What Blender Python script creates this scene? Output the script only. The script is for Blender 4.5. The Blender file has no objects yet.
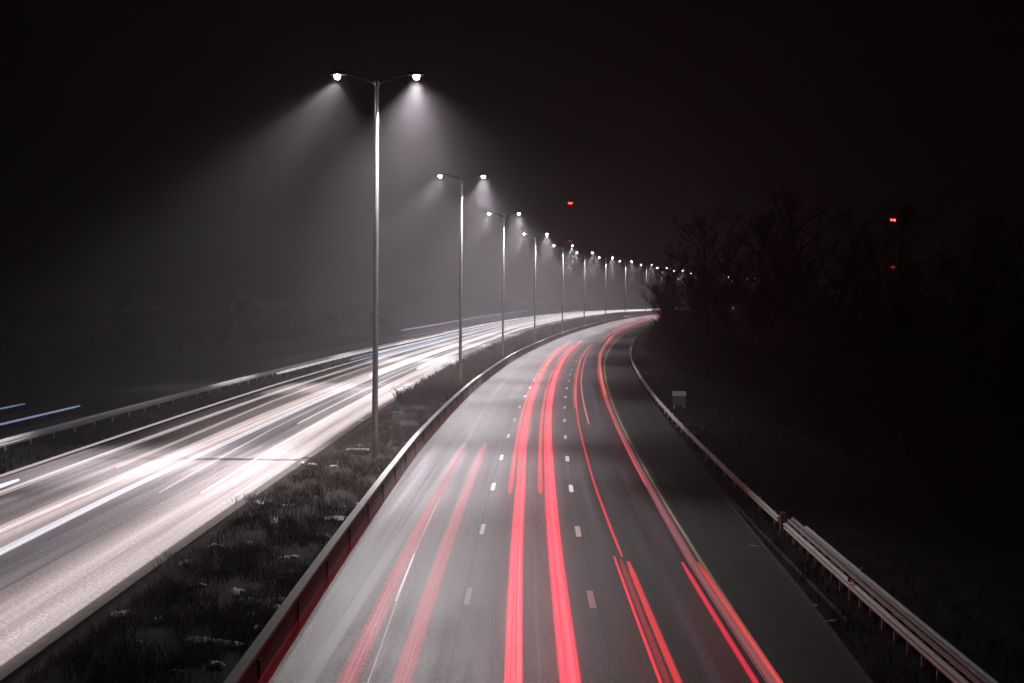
import bpy, math, random
import numpy as np
from mathutils import Vector, Matrix
R = math.radians
random.seed(7); rng = np.random.default_rng(7)
S = bpy.context.scene
COL = S.collection

# ------------------------------------------------------------------ camera
F = 1450.0; HC = 8.9
roll = R(0.5); pitch = math.atan(44.5/F)
f = Vector((0, math.cos(pitch), -math.sin(pitch)))
r0 = Vector((1, 0, 0)); u0 = r0.cross(f)
rv = (r0*math.cos(roll) + u0*math.sin(roll)).normalized(); uv_ = rv.cross(f)
cd = bpy.data.cameras.new('camera'); cam = bpy.data.objects.new('camera', cd); COL.objects.link(cam)
cd.sensor_width = 36; cd.lens = F/1024*36; cd.clip_start = .5; cd.clip_end = 6000
m3 = Matrix((rv, uv_, -f)).transposed()
cam.matrix_world = Matrix.Translation((0, 0, HC)) @ m3.to_4x4()
S.camera = cam

# ------------------------------------------------------------------ night sky
W = bpy.data.worlds.new('World'); S.world = W; W.use_nodes = True
nt = W.node_tree; bg = nt.nodes['Background']
sky = nt.nodes.new('ShaderNodeTexSky'); sky.sky_type = 'NISHITA'; sky.sun_disc = False
sky.sun_elevation = R(-4); sky.sun_rotation = R(120); sky.air_density = 1.0; sky.dust_density = 2.0
nt.links.new(sky.outputs[0], bg.inputs[0]); bg.inputs[1].default_value = 0.02

# ------------------------------------------------------------------ render and exposure
S.render.engine = 'CYCLES'
S.view_settings.view_transform = 'Standard'; S.view_settings.look = 'None'
S.view_settings.exposure = 0; S.view_settings.gamma = 1
cy = S.cycles
cy.use_denoising = True
try: cy.denoiser = 'OPENIMAGEDENOISE'
except Exception: pass
cy.max_bounces = 6; cy.diffuse_bounces = 2; cy.glossy_bounces = 2; cy.transmission_bounces = 2
cy.volume_bounces = 0; cy.transparent_max_bounces = 64
cy.sample_clamp_indirect = 4; cy.use_light_tree = True
cy.caustics_reflective = False; cy.caustics_refractive = False

LAMP_COL = (1.0, .925, .955)
LEFT_POWER = 37000.0
RIGHT_POWER = 58000.0
ALONG_POWER = 23000.0
FOG = 0.00128

# ------------------------------------------------------------------ materials
def mat(name, base, rough=.7, spec=.4, metal=0, noise=None, bump=None, emit=None):
    m = bpy.data.materials.new(name); m.use_nodes = True
    n = m.node_tree; b = n.nodes['Principled BSDF']
    b.inputs['Base Color'].default_value = (*base, 1); b.inputs['Roughness'].default_value = rough
    b.inputs['Specular IOR Level'].default_value = spec; b.inputs['Metallic'].default_value = metal
    if noise:
        sc, amt = noise
        tc = n.nodes.new('ShaderNodeTexCoord'); nz = n.nodes.new('ShaderNodeTexNoise')
        nz.inputs['Scale'].default_value = sc; nz.inputs['Detail'].default_value = 6
        n.links.new(tc.outputs['Object'], nz.inputs['Vector'])
        mx = n.nodes.new('ShaderNodeMix'); mx.data_type = 'RGBA'
        mx.inputs['A'].default_value = (*[c*(1-amt) for c in base], 1)
        mx.inputs['B'].default_value = (*[min(1, c*(1+amt)) for c in base], 1)
        n.links.new(nz.outputs['Fac'], mx.inputs['Factor'])
        n.links.new(mx.outputs['Result'], b.inputs['Base Color'])
        if bump:
            bp = n.nodes.new('ShaderNodeBump'); bp.inputs['Strength'].default_value = bump
            n.links.new(nz.outputs['Fac'], bp.inputs['Height']); n.links.new(bp.outputs[0], b.inputs['Normal'])
    if emit:
        b.inputs['Emission Color'].default_value = (*emit[0], 1); b.inputs['Emission Strength'].default_value = emit[1]
    return m

def asphalt(name, base, seams, wet, pale=None):
    """worn asphalt: grain, long streaks along the lanes (UV: u metres across, v metres along), damp patches"""
    m = bpy.data.materials.new(name); m.use_nodes = True
    n = m.node_tree; L = n.links.new; b = n.nodes['Principled BSDF']
    def node(t, **k):
        x = n.nodes.new(t)
        for a, v in k.items(): setattr(x, a, v)
        return x
    uv = node('ShaderNodeUVMap')
    def noise(sx, sy, det=4, rough=.6):
        mp = node('ShaderNodeMapping'); mp.inputs['Scale'].default_value = (sx, sy, 1)
        L(uv.outputs[0], mp.inputs[0]); z = node('ShaderNodeTexNoise')
        z.inputs['Scale'].default_value = 1; z.inputs['Detail'].default_value = det; z.inputs['Roughness'].default_value = rough
        L(mp.outputs[0], z.inputs['Vector']); return z.outputs['Fac']
    def mr(x, a, c, lo, hi):
        q = node('ShaderNodeMapRange'); q.inputs[1].default_value = a; q.inputs[2].default_value = c
        q.inputs[3].default_value = lo; q.inputs[4].default_value = hi; L(x, q.inputs[0]); return q.outputs[0]
    def mul(a, c, op='MULTIPLY'):
        q = node('ShaderNodeMath', operation=op)
        for i, x in enumerate((a, c)):
            if hasattr(x, 'links'): L(x, q.inputs[i])
            else: q.inputs[i].default_value = x
        return q.outputs[0]
    streak = noise(2.2, .03, 5); blotch = noise(1.3, .22, 7, .8); grain = noise(13, 4.5, 4, .85); fine = noise(40, 14, 3, .8); track = noise(.9, .012, 2)
    v = mul(mul(mul(mr(streak, .3, .7, .5, 1.5), mr(track, .35, .65, .8, 1.2)), mr(blotch, .3, .7, .88, 1.13)), mul(mr(grain, .34, .66, .35, 1.75), mr(fine, .25, .75, .6, 1.4)))
    sep = node('ShaderNodeSeparateXYZ'); L(uv.outputs[0], sep.inputs[0])
    if pale:                                          # paler lane beside the barrier, with a ragged edge
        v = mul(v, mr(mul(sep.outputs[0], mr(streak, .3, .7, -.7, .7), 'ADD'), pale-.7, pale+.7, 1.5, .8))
    for s in seams:                                   # tar joints along the lanes
        d = mul(mul(sep.outputs[0], -s, 'ADD'), 0, 'ADD'); d = node_abs(n, d)
        v = mul(v, mr(d, .015, .05, .55, 1))
    c = node('ShaderNodeVectorMath', operation='SCALE'); c.inputs[0].default_value = base
    L(v, c.inputs['Scale']); L(c.outputs[0], b.inputs['Base Color'])
    ro = mul(mr(blotch, .35, .7, wet[0], wet[1]), mr(streak, .3, .7, .9, 1.1)); L(ro, b.inputs['Roughness'])
    b.inputs['Specular IOR Level'].default_value = .42
    bp = node('ShaderNodeBump'); bp.inputs['Strength'].default_value = .6; bp.inputs['Distance'].default_value = .02
    L(grain, bp.inputs['Height']); L(bp.outputs[0], b.inputs['Normal'])
    return m
def node_abs(n, x):
    q = n.nodes.new('ShaderNodeMath'); q.operation = 'ABSOLUTE'; n.links.new(x, q.inputs[0]); return q.outputs[0]

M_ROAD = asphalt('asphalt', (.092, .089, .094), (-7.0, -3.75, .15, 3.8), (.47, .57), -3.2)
M_ROAD2 = asphalt('brightened_road', (.24, .215, .222), (-3.6, -7.3, -10.9), (.5, .7))  # left road: base colour raised to stand in for headlight beams
M_SHOULDER = asphalt('shoulder_asphalt', (.024, .023, .021), (), (.6, .8))
M_PAINT = mat('road_paint', (.85, .85, .84), .55, .4, noise=(7, .25))
M_WORN_PALE = mat('worn_and_pale_line', (.19, .19, .195), .5, .4, noise=(9, .5))
M_YPAINT = mat('edge_paint', (.80, .68, .46), .5, .4, noise=(7, .25))
M_SOIL = mat('soil', (.028, .022, .017), .95, .1, noise=(.8, .5), bump=.8)
M_VERGE = mat('verge_soil', (.016, .015, .013), .95, .1, noise=(.6, .5), bump=.8)
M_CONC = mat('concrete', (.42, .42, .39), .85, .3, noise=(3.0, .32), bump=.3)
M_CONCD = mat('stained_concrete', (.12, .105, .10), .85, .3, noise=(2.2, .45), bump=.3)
M_GALV = mat('galvanised_steel', (.78, .78, .76), .5, .5, .1, noise=(2.5, .2))
M_POLE = mat('galvanised_pole', (.20, .20, .19), .38, .5, .6, noise=(1.6, .18))
M_DARKMETAL = mat('dark_metal', (.02, .02, .021), .5, .4, .3)
M_RAILW = mat('pale_rail', (.75, .73, .72), .5, .5, .2, noise=(1.5, .15))
M_LENS = mat('lamp_lens', (.8, .8, .8), .2, .5, emit=((1, .96, .96), 110))
M_BARK = mat('bark', (.02, .017, .015), .95, .1, noise=(6, .4))
M_TWIG = mat('twigs', (.011, .010, .009), .95, .1, noise=(1.5, .4))
M_SCRUB = mat('dry_scrub', (.058, .040, .030), .95, .1, noise=(.7, .75))
M_FROST = mat('frosted_scrub', (.26, .25, .27), .9, .2, noise=(3, .5))
M_GRASS = mat('dull_grass', (.014, .014, .010), .95, .1, noise=(.8, .5))
M_SNOW = mat('old_snow', (.5, .5, .53), .8, .3, noise=(5, .3), bump=.6)
M_REFL = mat('red_reflector', (.5, .03, .03), .25, .5)
M_SIGNW = mat('pale_sign', (.8, .8, .78), .6, .4, noise=(2, .1))
M_SIGNG = mat('grey_sign', (.15, .16, .16), .6, .4)
M_LITTER = mat('litter', (.6, .6, .6), .7, .3)
M_BEACON = mat('red_beacon', (.6, .02, .02), .3, .5, emit=((1, .045, .03), 26))
M_BEACOND = mat('dim_red_beacon', (.6, .02, .02), .3, .5, emit=((1, .04, .03), 1.2))

for m_ in (M_BEACON, M_BEACOND): m_.cycles.emission_sampling = 'NONE'
_trail = {}
def trail_mat(col, s, grain):
    """glow of a passing light: adds its own light to what lies behind it"""
    k = (col, s, grain)
    if k in _trail: return _trail[k]
    m = bpy.data.materials.new('trail_light'); m.use_nodes = True
    n = m.node_tree; n.nodes.clear(); L = n.links.new
    out = n.nodes.new('ShaderNodeOutputMaterial'); add = n.nodes.new('ShaderNodeAddShader')
    tr = n.nodes.new('ShaderNodeBsdfTransparent'); em = n.nodes.new('ShaderNodeEmission')
    em.inputs[0].default_value = (*col, 1)
    uv = n.nodes.new('ShaderNodeUVMap'); sp = n.nodes.new('ShaderNodeSeparateXYZ'); L(uv.outputs[0], sp.inputs[0])
    def M(op, a, c=None):
        q = n.nodes.new('ShaderNodeMath'); q.operation = op
        for i, x in enumerate((a, c)):
            if x is None: continue
            if hasattr(x, 'links'): L(x, q.inputs[i])
            else: q.inputs[i].default_value = x
        return q.outputs[0]
    soft = M('POWER', M('MAXIMUM', M('SUBTRACT', 1, M('MULTIPLY', sp.outputs[0], sp.outputs[0])), 0), .8)
    mp = n.nodes.new('ShaderNodeMapping'); mp.inputs['Scale'].default_value = (grain, .02, 1); L(uv.outputs[0], mp.inputs[0])
    nz = n.nodes.new('ShaderNodeTexNoise'); nz.inputs['Scale'].default_value = 1; nz.inputs['Detail'].default_value = 5
    L(mp.outputs[0], nz.inputs['Vector'])
    mr = n.nodes.new('ShaderNodeMapRange'); mr.inputs[1].default_value = .3; mr.inputs[2].default_value = .7
    mr.inputs[3].default_value = .05; mr.inputs[4].default_value = 1.95; L(nz.outputs['Fac'], mr.inputs[0])
    fade = sp.outputs[2] if False else None
    L(M('MULTIPLY', M('MULTIPLY', soft, mr.outputs[0]), s), em.inputs[1])
    L(tr.outputs[0], add.inputs[0]); L(em.outputs[0], add.inputs[1]); L(add.outputs[0], out.inputs['Surface'])
    m.cycles.emission_sampling = 'NONE'
    _trail[k] = m
    return m

def underglow_mat(col, s, grain, k):  # adds a one-sided glow underneath that lights the road
    m = trail_mat(col, s, grain).copy(); m.name = 'added_underglow'
    n = m.node_tree; em = next(x for x in n.nodes if x.type == 'EMISSION'); src = em.inputs[1].links[0].from_socket
    g = n.nodes.new('ShaderNodeNewGeometry'); a = n.nodes.new('ShaderNodeMath'); a.operation = 'MULTIPLY_ADD'
    n.links.new(g.outputs['Backfacing'], a.inputs[0]); a.inputs[1].default_value = 1-k; a.inputs[2].default_value = k
    b = n.nodes.new('ShaderNodeMath'); b.operation = 'MULTIPLY'; n.links.new(src, b.inputs[0]); n.links.new(a.outputs[0], b.inputs[1])
    n.links.new(b.outputs[0], em.inputs[1]); m.cycles.emission_sampling = 'FRONT'
    return m

# ------------------------------------------------------------------ helpers
def mesh(name, v, fc, m=None, parent=None, uvs=None, smooth=False):
    me = bpy.data.meshes.new(name); me.from_pydata([tuple(map(float, p)) for p in v], [], [tuple(map(int, q)) for q in fc])
    if uvs is not None:
        l = me.uv_layers.new(name='UVMap'); idx = np.empty(len(me.loops), int); me.loops.foreach_get('vertex_index', idx)
        l.data.foreach_set('uv', np.asarray(uvs, float)[idx].ravel())
    if m: me.materials.append(m)
    if smooth: me.polygons.foreach_set('use_smooth', [True]*len(me.polygons))
    me.update()
    o = bpy.data.objects.new(name, me); COL.objects.link(o)
    if parent: o.parent = parent
    return o
def tag(o, label=None, cat=None, group=None, kind=None):
    for k, v in (('label', label), ('category', cat), ('group', group), ('kind', kind)):
        if v: o[k] = v
    return o
def struct(o): return tag(o, kind='structure')
def thing(name, loc, rz, label, cat, group=None):
    o = bpy.data.objects.new(name, None); COL.objects.link(o); o.location = loc; o.rotation_euler = (0, 0, rz)
    o.empty_display_size = .3
    return tag(o, label, cat, group)
def dup(o, parent=None, loc=None, rz=None, sc=None, label=None):
    kids = list(o.children)
    c = o.copy(); COL.objects.link(c); c.parent = parent
    if loc is not None: c.location = loc
    if rz is not None: c.rotation_euler = (0, 0, rz)
    if sc is not None: c.scale = (sc, sc, sc)
    if label: c['label'] = label
    for k in kids: dup(k, c)
    return c
class MB:
    def __init__(s): s.v = []; s.f = []
    def add(s, v, fc):
        b = len(s.v); s.v += [tuple(p) for p in v]; s.f += [tuple(i+b for i in q) for q in fc]
    def box(s, x0, x1, y0, y1, z0, z1):
        v = [(x, y, z) for z in (z0, z1) for y in (y0, y1) for x in (x0, x1)]
        s.add(v, [(0, 2, 3, 1), (4, 5, 7, 6), (0, 1, 5, 4), (1, 3, 7, 5), (3, 2, 6, 7), (2, 0, 4, 6)])
    def tube(s, pts, rad, n=8, cap=True, squash=1):
        pts = [Vector(p) for p in pts]; rings = []
        for i, p in enumerate(pts):
            t = (pts[min(i+1, len(pts)-1)] - pts[max(i-1, 0)]).normalized()
            a = Vector((0, 0, 1)) if abs(t.z) < .9 else Vector((1, 0, 0))
            e1 = t.cross(a).normalized(); e2 = e1.cross(t)
            r = rad[i] if hasattr(rad, '__len__') else rad
            rings.append([p + r*(math.cos(2*math.pi*k/n)*e1 + squash*math.sin(2*math.pi*k/n)*e2) for k in range(n)])
        fc = []
        for i in range(len(rings)-1):
            for k in range(n):
                fc.append((i*n+k, i*n+(k+1) % n, (i+1)*n+(k+1) % n, (i+1)*n+k))
        if cap:
            fc.append(tuple(range(n))); fc.append(tuple(range((len(rings)-1)*n+n-1, (len(rings)-1)*n-1, -1)))
        s.add([p for r_ in rings for p in r_], fc)
    def ring(s, prof, n=12, c=(0, 0, 0)):
        """lathe: prof of (radius, z)"""
        v = [(c[0]+r_*math.cos(2*math.pi*k/n), c[1]+r_*math.sin(2*math.pi*k/n), c[2]+z) for r_, z in prof for k in range(n)]
        fc = [(i*n+k, i*n+(k+1) % n, (i+1)*n+(k+1) % n, (i+1)*n+k) for i in range(len(prof)-1) for k in range(n)]
        s.add(v, fc)
    def build(s, name, m, parent=None, smooth=False): return mesh(name, s.v, s.f, m, parent, smooth=smooth)

# ------------------------------------------------------------------ the two carriageways' lines
def zg(Y):
    t = np.clip((np.asarray(Y, float)-250)/400, 0, 1); return 2.0*t*t*(3-2*t)
def dense(K):
    K = np.array(K, float); y = np.arange(-40, 1500.5, 1.)
    yk, xk = K[:, 0], K[:, 1]; d = np.gradient(xk, yk)
    i = np.clip(np.searchsorted(yk, y, side='right')-1, 0, len(yk)-2)
    h = yk[i+1]-yk[i]; t = (y-yk[i])/h
    x = (2*t**3-3*t**2+1)*xk[i]+(t**3-2*t*t+t)*h*d[i]+(-2*t**3+3*t*t)*xk[i+1]+(t**3-t*t)*h*d[i+1]
    for w in (9, 17, 31):
        k = np.ones(w)/w; p = np.pad(x, (w//2, w//2), mode='reflect', reflect_type='odd'); x = np.convolve(p, k, 'valid')
    dx = np.gradient(x, y); ln = np.hypot(dx, 1)
    arc = np.concatenate([[0], np.cumsum(np.hypot(np.diff(x), np.diff(y)))])
    return dict(y=y, x=x, nx=1/ln, ny=-dx/ln, tx=dx/ln, ty=1/ln, s=arc)
CR = dense([(-40, 2.2), (0, 2.2), (20, 2.25), (40, 2.35), (80, 3.1), (120, 4.4), (160, 6.35), (200, 8.75), (250, 12.8), (331, 21), (434, 35.5), (559, 57.5), (642, 75), (760, 103), (900, 145), (1100, 225), (1300, 330), (1500, 460)])
CL = dense([(-40, -11.9), (0, -11.85), (20, -11.8), (40, -11.7), (61, -11.4), (82, -10.95), (108, -10.4), (145, -9.2), (200, -6.7), (280, -1.7), (365, 5), (425, 12), (498, 22.5), (575, 36.5), (667, 53), (780, 80), (900, 112), (1100, 185), (1300, 285), (1500, 410)])
def stations(Y0, Y1):
    out = [Y0]
    while out[-1] < Y1 - .01:
        y = out[-1]; out.append(min(Y1, y + (2 if y < 100 else 4 if y < 300 else 8)))
    return np.array(out, float)
def at(c, Y, off, z=0.):
    Y = np.asarray(Y, float); g = lambda k: np.interp(Y, c['y'], c[k])
    x = g('x')+g('nx')*off; y = Y+g('ny')*off
    return x, y, zg(Y)+z, g('s')
def heading(c, Y): return math.atan2(-float(np.interp(Y, c['y'], c['tx'])), float(np.interp(Y, c['y'], c['ty'])))
def sweep(name, c, prof, Y0, Y1, m, parent=None, closed=False, cap=False, st=None, smooth=False, uvn=False):
    """prof: list of (offset, height); an offset may be a function of Y"""
    Y = stations(Y0, Y1) if st is None else np.asarray(st, float); n = len(prof); v = []; uv = []
    for i, (o, z) in enumerate(prof):
        oo = np.array([o(y) for y in Y]) if callable(o) else o
        zz = np.array([z(y) for y in Y]) if callable(z) else z
        x, y, q, s = at(c, Y, oo, zz); v.append(np.stack([x, y, q], 1))
        uv.append(np.stack([np.full(len(Y), 0.)+oo, s], 1))
    V = np.stack(v, 1).reshape(-1, 3); U = np.stack(uv, 1).reshape(-1, 2); fc = []
    for i in range(len(Y)-1):
        for k in range(n if closed else n-1):
            a, b = i*n+k, i*n+(k+1) % n
            fc.append((a, b, b+n, a+n))
    if cap: fc.append(tuple(range(n-1, -1, -1))); fc.append(tuple(range((len(Y)-1)*n, len(Y)*n)))
    return mesh(name, V, fc, m, parent, U, smooth)
def fn(*p):
    a = np.array(p, float); return lambda y: float(np.interp(y, a[:, 0], a[:, 1]))
BAR = fn((20, -7.75), (33, -7.85), (57, -8.1), (84, -8.45), (134, -8.65), (1500, -8.65))   # foot of the concrete barrier
SHO = fn((20, 5.75), (33, 6.0), (44, 6.4), (58, 6.65), (85, 7.2), (116, 7.4), (1500, 7.4))   # edge of the hard shoulder

# ------------------------------------------------------------------ terrain, roads, verges
def build_ground():
    xs = np.concatenate([np.linspace(-850, -60, 24), np.linspace(-56, 60, 30), np.linspace(70, 1080, 40)])
    ys = np.concatenate([np.arange(-40, 250, 10.), np.arange(250, 660, 5.), np.arange(660, 1880, 30.)])
    v = [(x, y, float(zg(y))-.10) for y in ys for x in xs]; nx = len(xs)
    fc = [(j*nx+i, j*nx+i+1, (j+1)*nx+i+1, (j+1)*nx+i) for j in range(len(ys)-1) for i in range(nx-1)]
    struct(mesh('ground', v, fc, M_VERGE))
build_ground()
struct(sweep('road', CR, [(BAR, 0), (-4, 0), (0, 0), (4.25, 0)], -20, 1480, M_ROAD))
struct(sweep('road_shoulder', CR, [(4.25, 0), (5, 0), (SHO, 0)], -20, 1480, M_SHOULDER))
struct(sweep('road', CL, [(-.25, 0), (-4, 0), (-8, 0), (-13.2, 0)], -20, 1480, M_ROAD2))
struct(sweep('path', CL, [(-18.6, .02), (-22, .02), (-26.5, .02)], -20, 900, M_SHOULDER))          # slip road beyond the verge

def bumpy(name, c, o0, o1, n, Y0, Y1, m, prof, amp):
    Y = np.arange(Y0, Y1, 1.0) if Y1 - Y0 < 200 else np.concatenate([np.arange(Y0, Y0+150, 1.0), np.arange(Y0+150, Y1, 6.)])
    v = []; fc = []
    for y in Y:
        a = o0(y) if callable(o0) else o0; b = o1(y) if callable(o1) else o1
        for k in range(n+1):
            t = k/n; xx, yy, zz, _ = at(c, y, a+(b-a)*t, 0)
            edge = min(1, 6*min(t, 1-t))
            v.append((float(xx), float(yy), float(zz)+prof(t)+amp*edge*float(rng.normal())))
    for i in range(len(Y)-1):
        for k in range(n): fc.append((i*(n+1)+k, i*(n+1)+k+1, (i+1)*(n+1)+k+1, (i+1)*(n+1)+k))
    return struct(mesh(name, v, fc, m, smooth=True))
# the median: soil between the left kerb and the barrier, laid between the two lines
def build_median():
    Y = np.concatenate([np.arange(-20, 160, 1.), np.arange(160, 1450, 6.)]); n = 10; v = []; fc = []
    for y in Y:
        ax, ay, az, _ = at(CL, y, .2); bx, by, bz, _ = at(CR, y, BAR(y)-.1)
        for k in range(n+1):
            t = k/n; e = min(1, 5*min(t, 1-t))
            v.append((float(ax+(bx-ax)*t), float(ay+(by-ay)*t), float(az+(bz-az)*t)+.02+.16*math.sin(math.pi*t)+.05*e*rng.normal()))
    for i in range(len(Y)-1):
        for k in range(n): fc.append((i*(n+1)+k, i*(n+1)+k+1, (i+1)*(n+1)+k+1, (i+1)*(n+1)+k))
    struct(mesh('median_strip', v, fc, M_SOIL, smooth=True))
build_median()
bumpy('road_verge', CR, lambda y: SHO(y)+.02, lambda y: SHO(y)+22, 22, -20, 700, M_VERGE, lambda t: -.02-.22*math.sin(min(1, t*12)*math.pi)*.4 , .05)
bumpy('road_verge', CL, -18.6, -13.2, 6, -20, 700, M_VERGE, lambda t: .0, .04)
bumpy('embankment', CL, -70, -26.5, 14, -20, 700, M_VERGE, lambda t: 5.5*max(0, 1-t*1.05)**1.1-.03, .15)
struct(sweep('road_kerb', CL, [(-.25, -.08), (-.25, .11), (.0, .12), (.22, .12), (.22, -.1)], -20, 1450, M_CONCD))
struct(sweep('road_kerb', CR, [(lambda y: SHO(y)-.02, -.06), (lambda y: SHO(y)-.02, .05), (lambda y: SHO(y)+.1, .05), (lambda y: SHO(y)+.1, -.1)], -20, 500, M_CONCD))
# gutter channel in the verge on the right, short broken piece
struct(sweep('gutter', CR, [(6.95, -.03), (6.95, .03), (7.03, .03), (7.03, -.03)], 40, 130, M_CONCD))

# painted lines and a pale stripe
def dashes(c, off, w, Y0, Y1, first, m, per=12.42, ln=2.5):
    v = []; fc = []; y = first
    while y < Y1:
        for k, yy in enumerate((y, y+ln)):
            for o in (off-w/2, off+w/2):
                a, b, q, _ = at(c, yy, o, .005); v.append((float(a), float(b), float(q)))
        b0 = len(v)-4; fc.append((b0, b0+1, b0+3, b0+2)); y += per
    return struct(mesh('lane_marking', v, fc, m))
dashes(CR, 0, .2, 30, 900, 41.3-12.42, M_PAINT)
dashes(CR, -3.65, .17, 30, 900, 41.6-12.42, M_PAINT)
dashes(CL, -3.75, .17, 30, 900, 36, M_WORN_PALE); dashes(CL, -7.4, .17, 30, 900, 36, M_WORN_PALE)
STRIPE = fn((20, -7.25), (33, -6.95), (58, -6.5), (92, -6.1), (200, -7.2), (1500, -7.9))  # pale stripe drifting away from the barrier, then back
struct(sweep('road_line', CR, [(3.93, .005), (4.05, .005)], -20, 1000, M_YPAINT))
struct(sweep('road_line', CR, [(lambda y: STRIPE(y)-.17, .005), (lambda y: STRIPE(y)+.17, .005)], -20, 1000, M_WORN_PALE))
struct(sweep('road_line', CL, [(-.8, .005), (-.62, .005)], -20, 1000, M_WORN_PALE))
struct(sweep('road_line', CL, [(-11.3, .005), (-11.1, .005)], -20, 1000, M_WORN_PALE))

# ------------------------------------------------------------------ concrete barrier
o = thing('concrete_barrier', (0, 0, 0), 0, 'long low concrete barrier with pale flat top curving beside the dark median scrub', 'barrier')
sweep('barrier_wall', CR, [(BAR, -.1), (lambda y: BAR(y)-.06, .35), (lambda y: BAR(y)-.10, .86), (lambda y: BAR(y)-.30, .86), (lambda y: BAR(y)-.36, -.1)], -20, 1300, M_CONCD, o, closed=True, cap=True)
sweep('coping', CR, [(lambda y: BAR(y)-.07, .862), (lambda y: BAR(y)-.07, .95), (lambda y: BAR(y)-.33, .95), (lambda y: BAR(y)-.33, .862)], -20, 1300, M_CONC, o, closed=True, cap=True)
# reflected red glow on the barrier is an added glowing strip (below); joints in the face
mb = MB()
jm = mb
for y in np.arange(20, 200, 6.0):
    a, b, q, _ = at(CR, y, BAR(y)-.04); h = heading(CR, y)
    c_, s_ = math.cos(h), math.sin(h)
    v = [(-.08, -.012, 0), (.055, -.012, 0), (.055, .012, 0), (-.08, .012, 0)]
    v = [(float(a)+x*c_-yy*s_-.03, float(b)+x*s_+yy*c_, float(q)+z) for z in (.0, .80) for x, yy, _z in v]
    jm.add(v, [(0, 1, 5, 4), (1, 2, 6, 5), (2, 3, 7, 6), (3, 0, 4, 7), (4, 5, 6, 7)])
jm.build('joint_filler', M_DARKMETAL, o)['kind'] = 'stuff'

# ------------------------------------------------------------------ guardrails
def wprof(o, z, s):
    """closed W-beam section; s=-1 faces the road on the left"""
    p = [(.0, 0), (.0, .03), (.08, .07), (.08, .115), (.015, .145), (.015, .165), (.08, .195), (.08, .24), (.0, .28), (.0, .31)]
    out = [(o+s*a, z+b) for a, b in p]; back = [(o+s*(a-.012), z+b) for a, b in reversed(p)]
    return out+back
def post_mesh(h, arm):
    b = MB(); b.box(-.05, .05, -.012, .012, -.25, h); b.box(-.05, -.038, -.045, .045, -.25, h); b.box(.038, .05, -.045, .045, -.25, h)
    if arm > .1: b.box(-.04, arm, -.03, .03, h-.27, h-.22)
    else: b.box(-.09, -.051, -.05, .05, h-.28, h-.05)
    return b
def guard_posts(par, c, off, Ys, h, arm, z=0):
    first = None
    for y in Ys:
        a, b, q, _ = at(c, y, off, z); loc = (float(a), float(b), float(q)); rz = heading(c, y)
        if first is None:
            first = post_mesh(h, arm).build('post', M_GALV, par); p = first
        else:
            p = first.copy(); COL.objects.link(p); p.parent = par
        p.location = loc; p.rotation_euler = (0, 0, rz)
def reflectors(par, c, off, Ys, z):
    first = None
    for y in Ys:
        a, b, q, _ = at(c, y, off, z)
        if first is None:
            mb = MB(); mb.box(-.03, .03, -.07, .07, -.06, .06); mb.box(-.035, .035, -.085, .085, .06, .075); first = mb.build('reflector', M_REFL, par); p = first
        else:
            p = first.copy(); COL.objects.link(p); p.parent = par
        p.location = (float(a), float(b), float(q)); p.rotation_euler = (0, 0, heading(c, y))
near = thing('guardrail', (0, 0, 0), 0, 'double steel guardrail with close white posts beside the dark shoulder, nearest the camera', 'guardrail', 'guardrails on the right verge')
sweep('front_rail', CR, wprof(7.70, .29, -1), 12, 55.0, M_GALV, near, closed=True, cap=True, st=np.arange(12, 55.6, 1.75))
sweep('back_rail', CR, wprof(8.14, .45, -1), 12, 55.0, M_GALV, near, closed=True, cap=True, st=np.arange(12, 53.5, 1.75))
sweep('lower_rail', CR, [(7.78, .62), (7.78, .70), (7.86, .70), (7.86, .62)], 12, 54, M_GALV, near, closed=True, cap=True)
sweep('upper_rail', CR, [(7.92, .69), (7.92, .77), (8.0, .77), (8.0, .69)], 12, 54, M_GALV, near, closed=True, cap=True)
guard_posts(near, CR, 7.80, np.arange(22, 54.5, 1.33), .60, .5)
reflectors(near, CR, 7.60, [42.6], .66); reflectors(near, CR, 8.12, [43.2], .84)
mb = MB(); mb.box(-.08, .12, -.06, .06, -.1, .80); ta = at(CR, 55.2, 7.78); e = mb.build('end_post', M_GALV, near); e.location = [float(q) for q in ta[:3]]
far = thing('guardrail', (0, 0, 0), 0, 'long single steel guardrail curving away beside the shoulder towards the wood', 'guardrail', 'guardrails on the right verge')
sweep('rail', CR, wprof(7.70, .31, -1), 55.4, 460, M_GALV, far, closed=True, cap=True, st=np.concatenate([np.arange(55.4, 150, 2.5), np.arange(150, 460, 5)]))
guard_posts(far, CR, 7.80, np.arange(57, 400, 4.0), .60, 0)
reflectors(far, CR, 7.70, [68, 90, 112, 150, 190], .68)
lg = thing('guardrail', (0, 0, 0), 0, 'pale guardrail lit brightly on the far left verge beyond the white trails', 'guardrail')
sweep('rail', CL, [(-17.0, .38), (-16.97, .44), (-16.90, .50), (-16.90, .56), (-16.96, .60), (-16.90, .64), (-16.90, .72), (-16.97, .80), (-17.0, .84), (-17.03, .8), (-17.03, .44)], 30, 700, M_RAILW, lg, closed=True, cap=True)
guard_posts(lg, CL, -17.12, np.arange(60, 420, 4.0), .78, 0)

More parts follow.
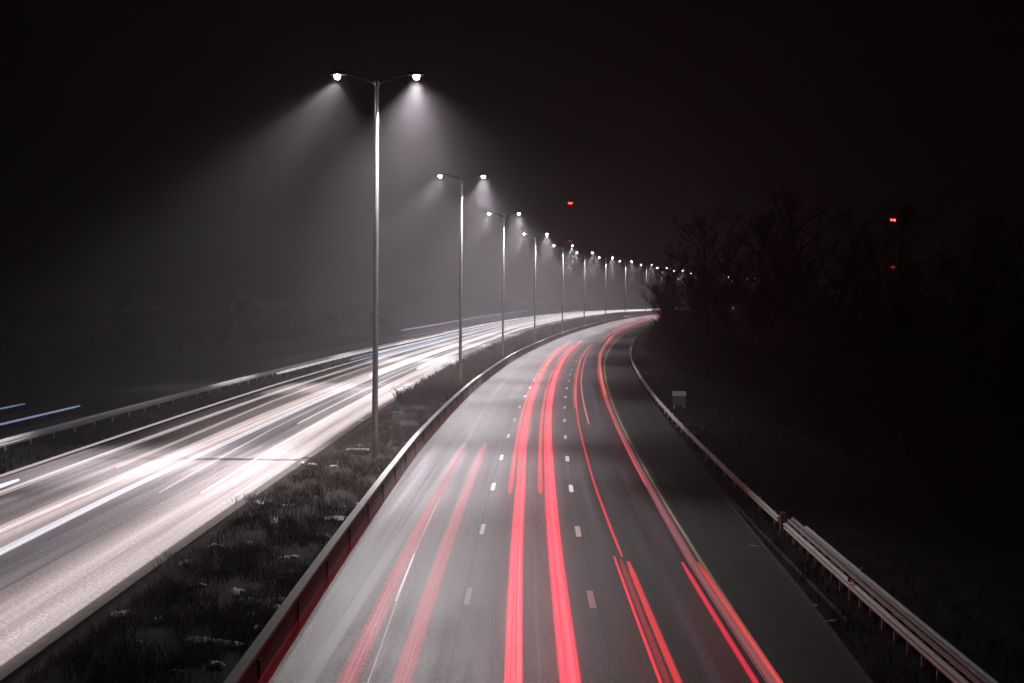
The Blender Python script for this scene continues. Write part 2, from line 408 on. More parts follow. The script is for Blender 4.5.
# ------------------------------------------------------------------ street lamps
def make_lamp():
    root = thing('street_lamp', (0, 0, 0), 0, 'x', 'street lamp', 'tall double-arm street lamps along the median')
    b = MB(); b.ring([(.0, -.05), (.30, -.05), (.30, .04), (.22, .06), (.0, .06)], 16); b.build('base_plate', M_GALV, root)
    b = MB(); b.ring([(.19, .06), (.19, 1.6), (.165, 1.68), (.15, 6), (.13, 12), (.105, 20.15), (.0, 20.2)], 16); b.build('pole', M_POLE, root, True)
    b = MB(); b.box(-.06, .06, -.205, -.17, .55, 1.15); b.build('access_door', M_POLE, root)
    b = MB(); b.ring([(0, 20.1), (.13, 20.1), (.13, 20.42), (.0, 20.46)], 12); b.build('pole_cap', M_DARKMETAL, root)
    for s in (-1, 1):
        b = MB(); b.tube([(s*.1, 0, 20.25), (s*.6, 0, 20.47), (s*1.2, 0, 20.66), (s*1.75, 0, 20.78)], [.06, .055, .05, .045], 8); b.build('arm', M_DARKMETAL, root, True)
        h = MB()
        v = []
        for t, w, zt, zb in ((1.62, .10, .07, -.05), (1.8, .19, .11, -.08), (2.2, .22, .12, -.08), (2.5, .14, .07, -.06)):
            v += [(s*t, -w, 20.78+zb), (s*t, w, 20.78+zb), (s*t, w*.7, 20.78+zt), (s*t, -w*.7, 20.78+zt)]
        fc = [(i*4+k, i*4+(k+1) % 4, i*4+4+(k+1) % 4, i*4+4+k) for i in range(3) for k in range(4)]+[(3, 2, 1, 0), (12, 13, 14, 15)]
        h.add(v, fc); hd = h.build('luminaire', M_DARKMETAL, root)
        l = MB(); n = 12; v = []
        for j in range(7):
            a = -math.pi/2*.9+j/6*math.pi*.95
            for k in range(n):
                ph = 2*math.pi*k/n
                v.append((s*2.12+.17*math.cos(a)*math.cos(ph), .17*math.cos(a)*math.sin(ph), 20.64-.18*math.sin(a)))
        l.add(v, [(j*n+k, j*n+(k+1) % n, j*n+n+(k+1) % n, j*n+n+k) for j in range(6) for k in range(n)])
        l.build('lens', M_LENS, hd, True)
        # a road luminaire throws one beam down and outwards and two along the road
        for en, cone, bl, rx, ry in ((LEFT_POWER if s < 0 else RIGHT_POWER, 50 if s < 0 else 86, 1, -8, 36 if s < 0 else 8),
                                     (ALONG_POWER*(.55 if s < 0 else 1), 62, 1, 48, 6 if s < 0 else -10), (ALONG_POWER*(.55 if s < 0 else 1), 62, 1, -48, 6 if s < 0 else -10)):
            ld = bpy.data.lights.new('lamp_light', 'SPOT')
            ld.energy = en; ld.color = LAMP_COL; ld.shadow_soft_size = .06
            ld.spot_size = R(cone); ld.spot_blend = bl
            lo = bpy.data.objects.new('lamp_light', ld); COL.objects.link(lo); lo.parent = hd
            lo.location = (s*2.12, 0, 20.43); lo.rotation_euler = (R(rx), R(ry), 0)
    return root
ordn = ['nearest and tallest double-arm street lamp rising from the scrub of the median', 'second street lamp from the camera, its foot hidden in median scrub',
        'third street lamp along the median, behind the two big ones', 'fourth street lamp along the curving median', 'fifth street lamp along the curving median',
        'sixth street lamp in the row fading into fog', 'seventh street lamp in the row fading into fog', 'eighth street lamp in the row fading into fog',
        'ninth street lamp, far along the bend before the wood']
spots = [(-7.35, 78), (-5.05, 142), (-1.3, 205), (4.2, 270), (11.6, 335), (19.8, 399), (29.7, 463), (41.0, 527), (54.5, 592)]
lamp = make_lamp()
for i, (x, y) in enumerate(spots):
    loc = (x, y, float(zg(y))); rz = heading(CL, y)
    if i == 0: lamp.location = loc; lamp.rotation_euler = (0, 0, rz); lamp['label'] = ordn[0]
    else: dup(lamp, None, loc, rz, label=ordn[i])
for i in range(11):                                     # seen only as glints through the wood
    y = 655+i*63
    a = at(CR, y, -10.5); far_lamp = dup(lamp, None, (float(a[0]), float(a[1]), float(a[2])), heading(CL, y), label='far street lamp glinting through the bare trees of the wood')
    for hd in far_lamp.children:
        for lo in [q for q in hd.children if q.type == 'LIGHT' and abs(q.rotation_euler[0]) > .5]: bpy.data.objects.remove(lo)

# ------------------------------------------------------------------ beacon masts
def mast(x, y, h, hs, label, m2):
    r_ = thing('radio_mast', (x, y, float(zg(y))-.1), .4, label, 'mast', 'dark lattice masts with red beacons')
    b = MB(); w0, w1 = 2.2, .7
    lev = int(h/3); P = []
    for i in range(lev+1):
        w = w0+(w1-w0)*i/lev; P.append([(sx*w, sy*w, h*i/lev) for sx, sy in ((-1, -1), (1, -1), (1, 1), (-1, 1))])
    for k in range(4):
        b.tube([p[k] for p in P], .10, 5)
        for i in range(lev): b.tube([P[i][k], P[i+1][(k+1) % 4]], .05, 4); b.tube([P[i+1][k], P[i+1][(k+1) % 4]], .05, 4)
    b.build('lattice', M_DARKMETAL, r_)
    b = MB(); b.tube([(0, 0, h), (0, 0, h+3)], .06, 5); b.build('spike', M_DARKMETAL, r_)
    for j, hh in enumerate(hs):
        for sx in (-1, 1):
            b = MB(); b.ring([(0, -.5), (.5, -.45), (.62, 0), (.5, .45), (0, .6)], 10, (sx*.75, -.9, hh)); o_ = b.build('beacon', M_BEACON if j == 0 else m2, r_, True)
            b = MB(); b.tube([(sx*.75, -.9, hh-.55), (sx*.3, -.3, hh-.6)], .06, 5); b.build('bracket', M_DARKMETAL, o_)
mast(35.0, 900, 66, (65.3, 42, 25), 'distant mast with red beacons rising behind the row of street lamps', M_BEACOND)
mast(182.5, 700, 46.5, (45.6, 23), 'distant mast with red beacons standing behind the bare trees', M_BEACOND)
mast(247.0, 700, 38, (37.0, 14), 'distant mast with dim red beacons at the right edge of the picture', M_BEACOND)

# ------------------------------------------------------------------ trees
def bare_tree(seed, H, dens):
    rg = random.Random(seed); tb = MB(); cb = MB()
    def grow(p, d, L, r_, lev):
        n = 4; pts = [p]; q = p.copy(); dd = d.copy()
        for i in range(n):
            dd = (dd+Vector((rg.gauss(0, .13), rg.gauss(0, .13), .05))).normalized(); q = q+dd*(L/n); pts.append(q.copy())
        rad = [r_*(1-.7*i/n) for i in range(n+1)]
        if lev <= 2: tb.tube(pts, rad, 6 if lev == 0 else 4, cap=lev == 0)
        else:
            for i in range(n):
                a, c = pts[i], pts[i+1]; w = (Vector((rg.gauss(0, 1), rg.gauss(0, 1), .3))).normalized()*max(.018, rad[i])
                cb.add([a-w, a+w, c+w*.6, c-w*.6], [(0, 1, 2, 3)])
        if lev == 4: return
        k = (13, 6, 6, 5)[lev] if lev else int(13*dens)
        for j in range(k):
            t = rg.uniform(.28 if lev == 0 else .2, 1); i = min(n-1, int(t*n)); a = pts[i].lerp(pts[i+1], t*n-i)
            az = rg.uniform(0, 2*math.pi); up = rg.uniform(.15, .9)
            side = Vector((math.cos(az), math.sin(az), up))
            nd = (side*.9+dd*.45).normalized()
            grow(a, nd, L*(.46 if lev == 0 else .5)*rg.uniform(.7, 1.15)*(1.15-.5*t if lev == 0 else 1), max(.012, r_*.42), lev+1)
    grow(Vector((0, 0, -.2)), Vector((0, 0, 1)), H, H*.013, 0)
    return tb, cb
protos = []
for k, (seed, H, dens) in enumerate(((3, 13, 1.2), (11, 15, 1.3), (23, 11, 1.2), (31, 9, 1.5))):
    tb, cb = bare_tree(seed, H, dens)
    r_ = thing('bare_tree', (0, 0, 0), 0, 'bare dark winter tree in the unlit wood beyond the right guardrail', 'tree', 'bare trees of the wood')
    tb.build('trunk', M_BARK, r_); cb.build('crown', M_TWIG, r_); protos.append([r_, False])
def place_tree(k, x, y, s, rz, label=None, group=None):
    p = protos[k]; z = float(zg(y))-.1
    if not p[1]: p[1] = True; o_ = p[0]; o_.location = (x, y, z); o_.rotation_euler = (0, 0, rz); o_.scale = (s, s, s)
    else: o_ = dup(p[0], None, (x, y, z), rz, s)
    if label: o_['label'] = label
    if group: o_['group'] = group
    return o_
def woods():
    # front row follows the road about 7-10 m behind the guardrail, then rows behind it
    rr = random.Random(5)
    big = [(31, 168, 1, 1.2, 'tallest bare tree of the wood, its crown highest against the sky'), (25.5, 150, 0, 1.15, None), (38, 160, 1, 1.05, None), (47, 150, 0, 1.2, None), (56, 165, 1, 1.05, None)]
    for x, y, k, s, lb in big: place_tree(k, x, y, s, rr.uniform(0, 6), lb)
    Y = 70
    for row in range(3):
        y = 62 + row*8
        while y < 330:
            off = 17+row*8+rr.uniform(-1.5, 2.5) + (3 if y < 150 else 0) - (2.5 if y > 220 else 0)
            a = at(CR, y, off)
            s = rr.uniform(.75, 1.05)*(1 if y > 120 else .85)
            place_tree(rr.choice((0, 1, 2, 2, 3)), float(a[0]), float(a[1]), s, rr.uniform(0, 6))
            y += rr.uniform(15, 24)
    for j in range(10):
        y = rr.uniform(250, 390); a = at(CR, y, 20+rr.uniform(0, 30)); place_tree(rr.choice((0, 1, 2)), float(a[0]), float(a[1]), rr.uniform(.8, 1.1), rr.uniform(0, 6))
woods()
# left: low row on the embankment
rr = random.Random(9)
for j in range(10):
    y = 62+j*27+rr.uniform(-4, 4); a = at(CL, y, -44-rr.uniform(0, 14)); o_ = place_tree(rr.choice((2, 3, 3)), float(a[0]), float(a[1]), rr.uniform(.5, .75), rr.uniform(0, 6), 'thin bare tree on the dark bank left of the motorway', 'bare trees on the left bank')
    o_.location.z += 1.0

# bushes: dense bare shrubs at the wood's edge
def bush_mesh(seed, n=1500):
    rg = np.random.default_rng(seed); v = []; fc = []
    for i in range(n):
        az = rg.uniform(0, 6.283); el = rg.uniform(.05, 1.45); rr_ = rg.uniform(.1, 1)**.5
        d = np.array([math.cos(az)*math.cos(el), math.sin(az)*math.cos(el), math.sin(el)*1.15])
        p = d*rr_*rg.uniform(.75, 1.1); q = p+(d+rg.normal(0, .45, 3))*rg.uniform(.08, .26); w = rg.normal(0, 1, 3); w = w/np.linalg.norm(w)*rg.uniform(.008, .03)
        p[2] = max(p[2], 0)
        b0 = len(v); v += [p-w, p+w, q+w*.4, q-w*.4]; fc.append((b0, b0+1, b0+2, b0+3))
    stems = MB()
    for i in range(14):
        az = rg.uniform(0, 6.283); stems.tube([(0, 0, -.05), (.3*math.cos(az), .3*math.sin(az), .4), (.65*math.cos(az), .65*math.sin(az), .9)], [.02, .014, .004], 4)
    return v, fc, stems
bp = []
for sd in (1, 2, 3):
    v, fc, st = bush_mesh(sd)
    r_ = thing('bare_bush', (0, 0, 0), 0, 'dense bare bush at the dark edge of the wood', 'bush', 'bushes along the edge of the wood')
    mesh('foliage', v, fc, M_TWIG, r_); st.build('stem', M_BARK, r_); bp.append([r_, False])
def place_bush(k, x, y, s, rz):
    p = bp[k]; z = float(zg(y))
    if not p[1]: p[1] = True; o_ = p[0]
    else: o_ = dup(p[0])
    o_.location = (x, y, z); o_.scale = (s, s, s*.95); o_.rotation_euler = (0, 0, rz)
    return o_
y = 90
while y < 420:
    for row in range(2):
        a = at(CR, y, 15.2+row*4+rr.uniform(-.8, 1.2) + (2 if y < 160 else 0) - (1.5 if y > 230 else 0)); place_bush(rr.randrange(3), float(a[0]), float(a[1]), rr.uniform(2.4, 3.6) if y > 150 else rr.uniform(1.2, 2.2), rr.uniform(0, 6))
    y += rr.uniform(5, 7) + (0 if y < 250 else 3)
for j in range(16):
    y = 225+j*11; a = at(CR, y, 17+rr.uniform(-1, 5)); place_bush(rr.randrange(3), float(a[0]), float(a[1]), rr.uniform(3.8, 5.6), rr.uniform(0, 6))
for j in range(22):
    y = 60+j*13; a = at(CL, y, -30-rr.uniform(0, 7)); o_ = place_bush(rr.randrange(3), float(a[0]), float(a[1]), rr.uniform(1.6, 3.4), rr.uniform(0, 6)); o_['label'] = 'dark bare bush on the bank left of the motorway'; o_['group'] = 'bushes on the left bank'; o_.location.z += 1.5

# ------------------------------------------------------------------ scrub, grass, snow
def tufts(name, pts, m, h0, h1, w, per=5):
    v = []; fc = []
    for (x, y, z) in pts:
        for k in range(per):
            az = rng.uniform(0, 6.283); h = rng.uniform(h0, h1); ln = rng.uniform(.15, 1.25)*h; ww = rng.uniform(.6, 1.3)*w
            bx, by = x+rng.normal(0, .12), y+rng.normal(0, .12); ca, sa = math.cos(az), math.sin(az); p2 = rng.uniform(0, 6.283); c2, s2 = math.cos(p2)*ww, math.sin(p2)*ww
            mx, my = bx+ca*ln*.4, by+sa*ln*.4
            b0 = len(v)
            v += [(bx-c2, by-s2, z-.04), (bx+c2, by+s2, z-.04), (mx+c2*.7, my+s2*.7, z+h*.6), (mx-c2*.7, my-s2*.7, z+h*.6), (bx+ca*ln, by+sa*ln, z+h)]
            fc += [(b0, b0+1, b0+2, b0+3), (b0+3, b0+2, b0+4)]
    return tag(mesh(name, v, fc, m), kind='stuff')
def med_pts(n, Y0, Y1, t0=.06, t1=.93):
    out = []
    while len(out) < n:
        y = Y0+(Y1-Y0)*rng.uniform()**1.3; t = rng.uniform(t0, t1)
        cl = math.sin(y*.9+t*7)+math.sin(y*.37-t*11+2)+math.sin(y*2.1+t*23)*.5
        if cl < rng.uniform(-1.6, .9): continue
        ax, ay, az, _ = at(CL, y, .2); bx, by, bz, _ = at(CR, y, BAR(y)-.4)
        out.append((float(ax+(bx-ax)*t), float(ay+(by-ay)*t), float(az)+.02+.16*math.sin(math.pi*t)))
    return out
tag(tufts('median_scrub', med_pts(6500, 26, 170, .12, .95), M_SCRUB, .12, .5, .007, 9), 'tangled dry scrub and dead grass filling the dark median', 'scrub')
tag(tufts('median_scrub', med_pts(2600, 120, 620), M_SCRUB, .5, 1.3, .04, 6), 'taller dry scrub in the far median beside the row of lamps', 'scrub')
frost = [(x+rng.normal(0, .42), y+rng.normal(0, .75), .17) for x, y in [(-10.4, 60.9), (-9.2, 59.8), (-9.2, 56.2), (-6.9, 59.4), (-6.8, 52.6), (-7.0, 45.4), (-7.0, 40.8), (-7.1, 39.1), (-9.2, 45.8), (-9.4, 38.6), (-7.4, 34.6), (-10.5, 46.9), (-8.2, 110), (-7.2, 111.3), (-7.6, 104), (-7.2, 98)] for _ in range(42)]
tag(tufts('frosted_scrub', med_pts(260, 28, 140, .25, .95)+frost, M_FROST, .15, .45, .014, 7), 'pale frosted stalks scattered through the dark median scrub', 'scrub')
def strip_pts(c, o0, o1, n, Y0, Y1, zf):
    out = []
    for i in range(n):
        y = Y0+(Y1-Y0)*rng.uniform()**1.5; o = rng.uniform(o0, o1)+(SHO(y)-7.4 if c is CR and o0 < 12 else 0); a = at(c, y, o); out.append((float(a[0]), float(a[1]), float(a[2])+zf))
    return out
tag(tufts('verge_grass', strip_pts(CR, 7.6, 15, 4200, 26, 220, .0), M_GRASS, .1, .35, .012, 6), 'short dull grass on the dark verge by the right guardrail', 'grass')
tag(tufts('verge_grass', strip_pts(CL, -18.4, -13.6, 3800, 55, 300, .0), M_GRASS, .15, .5, .02, 6), 'rough dim grass strip between left motorway edge and pale guardrail', 'grass')
tag(tufts('verge_grass', strip_pts(CR, 15, 24, 1500, 60, 220, .25), M_SCRUB, .3, .9, .02, 6), 'dead undergrowth on the dark ground below the wood', 'grass')

def snow_mesh(seed):
    rg = np.random.default_rng(seed); n = 22; v = [(0, 0, .075)]; fc = []
    rad = .5*(1+.35*np.sin(np.arange(n)*2*math.pi/n*3+rg.uniform(0, 6))+.3*rg.normal(0, 1, n)); rad = np.clip(rad, .16, 1)
    for j, (k, z) in enumerate(((.35, .07), (.7, .055), (1, -.03))):
        for i in range(n):
            a = 2*math.pi*i/n; q = rad[i]*k; v.append((math.cos(a)*q*.8, math.sin(a)*q*1.2, z+rg.normal(0, .016)))
    for i in range(n): fc.append((0, 1+i, 1+(i+1) % n))
    for j in range(2):
        for i in range(n): fc.append((1+j*n+i, 1+(j+1)*n+i, 1+(j+1)*n+(i+1) % n, 1+j*n+(i+1) % n))
    return v, fc
sm = []
for sd in (4, 5, 6, 8):
    v, fc = snow_mesh(sd); sm.append([mesh('snow_patch', v, fc, M_SNOW, smooth=True), False])
for i, (x, y) in enumerate([(-10.4, 60.9), (-9.2, 59.8), (-9.2, 56.2), (-6.9, 59.4), (-6.8, 52.6), (-7.0, 45.4), (-7.0, 40.8), (-7.1, 39.1), (-9.2, 45.8), (-9.4, 38.6), (-7.6, 36.2), (-10.5, 46.9), (-8.7, 108.3), (-7.2, 111.3), (-6.6, 56.6), (-8.0, 42.4)]+[(-10.9+4.6*rng.uniform(), 33+75*rng.uniform()**1.4) for _ in range(26)]):
    p = sm[i % 4]
    if not p[1]: o_ = p[0]; p[1] = True
    else: o_ = p[0].copy(); COL.objects.link(o_)
    s = (1.0, .8, 1.2, .7)[(i*7) % 4]*(.7 if i < 16 else .36)
    o_.location = (x, y, .19); o_.scale = (s, s*1.2, .7); o_.rotation_euler = (0, 0, i*1.7)
    tag(o_, 'ragged patch of old snow lying among the dark median scrub', 'snow patch', 'snow patches in the median')
mb = MB(); mb.box(-.65, .65, -.42, .42, 0, .14); mb.box(-.5, .5, -.3, .3, .142, .17)
o_ = mb.build('concrete_slab', M_CONCD); o_.location = (-8.5, 80.2, .24); o_.rotation_euler = (0, 0, .1); tag(o_, 'small pale slab lying beside the foot of the nearest street lamp', 'slab')

# ------------------------------------------------------------------ small board behind the guardrail, litter
sg = thing('sign_board', (13.62, 117.6, -.05), -.05, 'small two-tone board, pale above and grey below, standing behind the guardrail', 'sign')
mb = MB(); mb.box(-.56, .56, -.03, .03, 1.05, 1.42); mb.build('upper_panel', M_SIGNW, sg)
mb = MB(); mb.box(-.54, .54, -.025, .025, .25, 1.045); mb.build('lower_panel', M_SIGNG, sg)
for s in (-1, 1):
    mb = MB(); mb.box(s*.4-.04, s*.4+.04, .032, .09, -.2, 1.35); mb.build('post', M_GALV, sg)
for i, (x, y, lb) in enumerate(((8.9, 39.9, 'scrap of white litter on the dark verge nearest the camera'), (8.85, 41.9, 'small pale scrap of litter further along the dark verge'), (8.75, 52, 'faint pale scrap of litter on the verge beside the gutter'))):
    mb = MB(); n = 9; v = [(0, 0, .05)]+[(.2*math.cos(a*2*math.pi/n)*(1+.4*rng.normal()), .11*math.sin(a*2*math.pi/n)*(1+.4*rng.normal()), .01+.03*rng.uniform()) for a in range(n)]
    mb.add(v, [(0, 1+k, 1+(k+1) % n) for k in range(n)]); o_ = mb.build('litter_scrap', M_LITTER); o_.location = (x, y, .0); o_.rotation_euler = (0, 0, .8+i)
    tag(o_, lb, 'litter', 'litter on the right verge')

# ------------------------------------------------------------------ light trails
WHITE = (1.0, .93, .91); COOL = (.86, .90, 1.0); WARM = (1.0, .78, .68); PINK = (1.0, .86, .84)
RED = (1.0, .022, .055); DRED = (1.0, .03, .035); ORANGE = (1.0, .16, .07); LAV = (.62, .55, .95); BLUE = (.50, .60, 1.0)
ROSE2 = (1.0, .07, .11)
ROSE = (1.0, .27, .30)
def trail(c, off, w, Y0, Y1, z, col, s, label, grp, cat='light trail', h=None, grain=4.5, underglow=0):
    h = h or w*.6; n = 10
    Y = stations(Y0, Y1); tot = len(Y); v = []; uv = []; fc = []
    d = np.minimum(Y-Y0, Y1-Y); tp = np.clip(.55+d/3, 0, 1)
    for i, yy in enumerate(Y):
        oo = off(yy) if callable(off) else off
        for k in range(n):
            a = 2*math.pi*k/n
            x, y, q, sarc = at(c, yy, oo+math.cos(a)*w/2*tp[i], z+math.sin(a)*h/2*tp[i])
            v.append((float(x), float(y), float(q))); uv.append((math.cos(a)*.97, float(sarc)))
    for i in range(tot-1):
        for k in range(n): fc.append((i*n+k, (i+1)*n+k, (i+1)*n+(k+1) % n, i*n+(k+1) % n))
    fc.append(tuple(range(n))); fc.append(tuple(range(tot*n-1, (tot-1)*n-1, -1)))
    o_ = mesh('light_trail', v, fc, trail_mat(col, s, grain+off_seed(off)), None, uv, True)
    if underglow:                                            # underside glow added to light the road as dipped headlights would
        o_.data.materials.append(underglow_mat(col, s, grain+off_seed(off), underglow))
        o_.data.polygons.foreach_set('material_index', [1 if p.normal.z < -.7 else 0 for p in o_.data.polygons])
    return tag(o_, label, cat, grp)
def off_seed(o): return 0 if callable(o) else round((o*7.3) % .7, 2)
GL = 'headlight trails on the left carriageway'; GR = 'tail light trails on the right carriageway'
LT = [
 (fn((40, -11.55), (65, -11.66), (84, -11.82), (131, -12.1), (400, -12.3)), .16, 40, 1200, .65, PINK, .75, 'thin warm headlight trail nearest the dim grass strip on the left'),
 (fn((40, -9.5), (77, -9.85), (120, -10.07), (400, -10.2)), .16, 40, 1200, .65, WHITE, .7, 'narrow double headlight trail just inside the outermost one'),
 (fn((40, -9.2), (77, -9.55), (120, -9.77), (400, -9.9)), .07, 40, 600, .65, WARM, .55, 'hair-thin warm trail tight beside the narrow double one'),
 (-10.38, .26, 25, 63.5, .65, COOL, 1.3, 'short bright white trail ending at the left edge of the picture'),
 (fn((40, -7.2), (69, -7.47), (112, -8.3), (300, -8.7)), .2, 68.5, 1200, .65, WARM, .5, 'peach headlight trail starting abruptly in mid road on the left'),
 (fn((40, -6.2), (101, -6.38), (400, -6.6)), .42, 22, 1200, .65, PINK, .38, 'broad pale pink headlight trail through the middle of the left lanes'),
 (fn((40, -5.95), (69, -5.8), (97, -5.5), (400, -5.5)), .25, 68.5, 1200, .65, PINK, .34, 'pink headlight trail starting beside the broad pale one'),
 (fn((40, -4.55), (60, -4.82), (93, -4.9), (400, -5.0)), .3, 22, 1200, .65, COOL, .8, 'bright bluish white headlight trail below the broad pink one'),
 (fn((40, -3.0), (60, -3.21), (88, -3.9), (300, -4.1)), .13, 60, 1200, .65, WHITE, .4, 'thin headlight trail starting in mid road below the bluish one'),
 (fn((40, -1.3), (60, -1.46), (77, -1.76), (300, -2.1)), .14, 60, 1200, .65, WHITE, .7, 'thin white headlight trail closest to the kerb of the median'),
 (-3.0, .18, 93, 1200, .65, WHITE, .7, 'white headlight trail starting farther up the left lanes near the first lamp'),
 (-2.4, .5, 165, 1200, .65, WHITE, .8, 'wide white headlight trail merging into the bright far bend'),
 (-5.6, .7, 150, 1200, .65, WHITE, .7, 'widest white headlight trail in the bright far bend'),
 (-7.8, .5, 170, 1200, .65, WHITE, .7, 'white headlight trail along the outer lane of the far bend'),
 (-11.0, .6, 190, 1200, .65, COOL, .7, 'cool white headlight trail on the outside of the far bend'),
 (-13.2, .5, 205, 1200, .7, COOL, .8, 'cool white trail along the outer edge of the far bend'),
 (-15.4, .35, 150, 800, .75, WHITE, .9, 'white trail running right beside the pale far guardrail'),
 (-12.6, .25, 180, 420, .9, BLUE, .5, 'bluish trail below the truck marker lights'),
 (fn((20, -.9), (80, -1.2), (300, -1.4)), 1.0, 16, 210, .62, PINK, .036, 'soft wide added glow lighting the road right beside the kerb of the median'),
 (fn((20, -2.5), (300, -3.0)), 1.1, 16, 220, .62, PINK, .032, 'soft wide added glow lighting the lane next to the kerb'),
 (fn((20, -7.2), (300, -7.6)), 1.3, 16, 260, .62, PINK, .03, 'soft wide added glow lighting the outer left lanes'),
]
for o_, w, a, b, z, c_, s, lb in LT: trail(CL, o_, w, a, b, z, c_, s*(1 if lb.startswith('soft') else .75) if b < 1000 or w < .4 or a < 140 else s, lb, GL, h=.1 if lb.startswith('soft') else None, underglow=105 if lb.startswith('soft') else 2.5)  # soft ones barely show; they are added to brighten the left road
for o_, w, a, b, z, c_, s, lb in [(-13.6, .2, 236, 470, 3.3, COOL, .5, 'upper pale blue trail of a passing truck above the left lanes'),
     (-13.6, .7, 240, 460, 2.4, BLUE, .10, 'broad faint blue glow of a truck side above the left lanes'),
     (-13.4, .14, 236, 400, 1.9, ORANGE, .25, 'dim orange marker trail of a truck above the left lanes'),
     (-12.8, .2, 225, 600, 1.3, COOL, .7, 'lower pale blue trail of a passing truck above the left lanes')]:
    trail(CL, o_, w, a, b, z, c_, s, lb, 'truck light trails on the left', h=.9 if w > .5 else .2)
trail(CL, -25.8, .16, 60, 107, .65, BLUE, .35, 'upper short blue trail on the slip road at the left edge', 'blue trails on the slip road')
trail(CL, -21.2, .18, 60, 105.5, .65, BLUE, .45, 'lower blue trail on the slip road at the left edge', 'blue trails on the slip road')
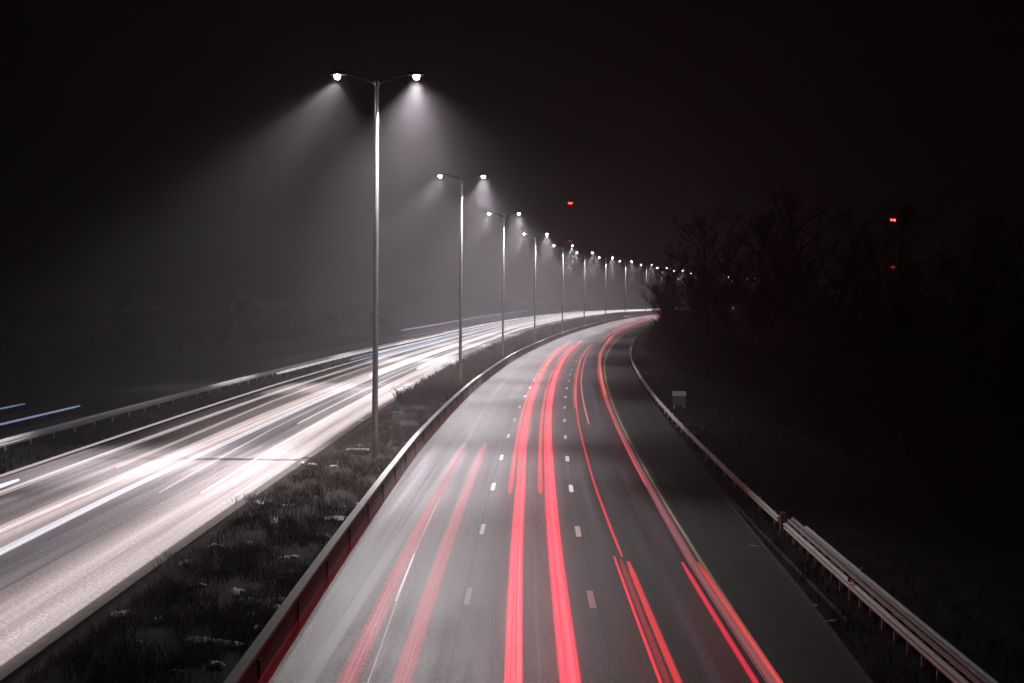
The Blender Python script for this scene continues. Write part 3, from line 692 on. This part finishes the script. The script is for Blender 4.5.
RT = [
 (fn((20, -2.2), (63, -2.28), (83, -2.5), (226, -3.2), (300, -3.3)), .44, 18, 262, .85, RED, .8, 'broad red tail light trail, left one of the bold middle pair'),
 (fn((20, -1.02), (63, -1.02), (251, -1.55), (300, -1.6)), .50, 18, 268, .85, RED, .85, 'broad red tail light trail, right one of the bold middle pair'),
 (fn((58, -2.68), (226, -3.7)), .26, 59.5, 235, .85, DRED, .34, 'dim red trail hugging the left side of the bold middle pair'),
 (fn((58, -1.43), (251, -2.0)), .26, 59.5, 245, .85, DRED, .36, 'dim red trail between the two bold middle red ones'),
 (fn((20, -2.05), (300, -2.9)), .10, 18, 250, .95, ROSE, .12, 'thin rosy streak riding on the left bold red trail'),
 (fn((20, -.95), (300, -1.3)), .10, 18, 250, .95, ROSE, .12, 'thin rosy streak riding on the right bold red trail'),
 (fn((40, 1.1), (63, .9), (95, .84), (155, 1.0), (252, 1.1)), .11, 45, 250, .85, RED, .40, 'thin long red trail left of the right hand lane'),
 (fn((20, .92), (45, .81)), .09, 18, 45, .85, RED, .5, 'left strand of the short red pair starting in the right lane'),
 (fn((20, 1.3), (45, 1.18)), .19, 18, 44, .85, DRED, .40, 'right wider strand of the short red pair starting in the right lane'),
 (fn((20, 1.08), (45, .98)), .16, 18, 44.5, .83, DRED, .14, 'faint dark red glow between the short red pair'),
 (fn((100, .78), (252, .95)), .34, 106, 235, .85, ORANGE, .22, 'soft orange red trail ending halfway up the right lane'),
 (fn((92, 1.5), (141, 1.39), (250, 1.6)), .13, 92, 235, .85, ROSE, .34, 'pink trail ending in mid lane beside the soft orange one'),
 (fn((20, 3.33), (44, 3.14), (58, 3.2), (115, 3.34), (155, 3.45), (242, 3.25)), .30, 18, 300, .85, ROSE, .15, 'broad greyish rose trail beside the yellowish edge line'),
 (fn((20, 3.2), (44, 3.05), (58, 3.1), (115, 3.2), (242, 3.1)), .08, 62, 290, .85, RED, .40, 'thin red trail along the inner side of the edge line'),
 (fn((20, 2.92), (44, 2.83)), .15, 18, 44, .85, RED, .42, 'red strand starting low in the right lane, left of the rose trail'),
 (fn((20, 3.45), (44, 3.32)), .14, 18, 44, .85, DRED, .35, 'dark red strand starting low, right of the rose trail'),
 (fn((110, 3.42), (300, 3.4)), .34, 120, 300, .85, ORANGE, .26, 'orange trail curving round the bend beside the edge line'),
 (fn((200, 1.9), (600, 2.0)), .5, 285, 900, .85, RED, .38, 'red trail in the middle of the far bend'),
 (fn((200, 3.0), (600, 3.0)), .4, 275, 900, .85, RED, .38, 'red trail on the inside of the far bend'),
 (fn((200, -2.4), (600, -2.4)), .5, 360, 900, .85, RED, .30, 'red trail in the second lane of the far bend'),
 (fn((200, -.9), (600, -.9)), .4, 380, 900, .85, ROSE, .30, 'rosy trail in the second lane of the far bend'),
 (fn((200, -5.6), (600, -5.4)), .5, 420, 900, .85, ROSE, .26, 'rosy trail nearest the barrier in the far bend'),
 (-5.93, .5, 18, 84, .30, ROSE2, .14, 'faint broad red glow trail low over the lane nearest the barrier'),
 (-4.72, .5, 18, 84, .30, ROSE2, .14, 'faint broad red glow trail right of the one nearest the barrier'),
 (fn((20, -5.35), (33, -5.46), (48, -5.67), (80, -5.8)), .035, 18, 62, .3, WHITE, .18, 'hair-thin white trail between the two faint red glow trails'),
 (fn((20, -5.45), (48, -5.66), (80, -5.8)), .07, 40.5, 48, .32, WHITE, .3, 'short bright white dash on the hair-thin white trail'),
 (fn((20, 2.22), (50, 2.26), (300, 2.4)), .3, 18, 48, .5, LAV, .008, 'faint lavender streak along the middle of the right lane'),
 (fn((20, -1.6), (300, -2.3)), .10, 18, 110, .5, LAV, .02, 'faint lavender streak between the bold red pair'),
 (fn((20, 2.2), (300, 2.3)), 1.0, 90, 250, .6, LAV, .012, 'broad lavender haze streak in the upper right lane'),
]
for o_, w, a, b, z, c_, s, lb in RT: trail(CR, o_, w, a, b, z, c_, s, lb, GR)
trail(CR, lambda y: BAR(y)+.06, .08, 18, 120, .30, DRED, .045, 'dull red glow strip added for reflected light along the face of the concrete barrier', GR, h=.36, grain=.8)  # added strip that glows in place of tail light reflected off the wall

# ------------------------------------------------------------------ fog
mh = bpy.data.materials.new('haze'); mh.use_nodes = True; n = mh.node_tree; n.nodes.clear()
out = n.nodes.new('ShaderNodeOutputMaterial'); pv = n.nodes.new('ShaderNodeVolumePrincipled')
pv.inputs['Color'].default_value = (.93, .91, .96, 1); pv.inputs['Density'].default_value = FOG; pv.inputs['Anisotropy'].default_value = .25
n.links.new(pv.outputs[0], out.inputs['Volume'])
mb = MB(); mb.box(-900, 1130, -60, 1900, -1.6, 82)
tag(mb.build('haze', mh), kind='stuff')
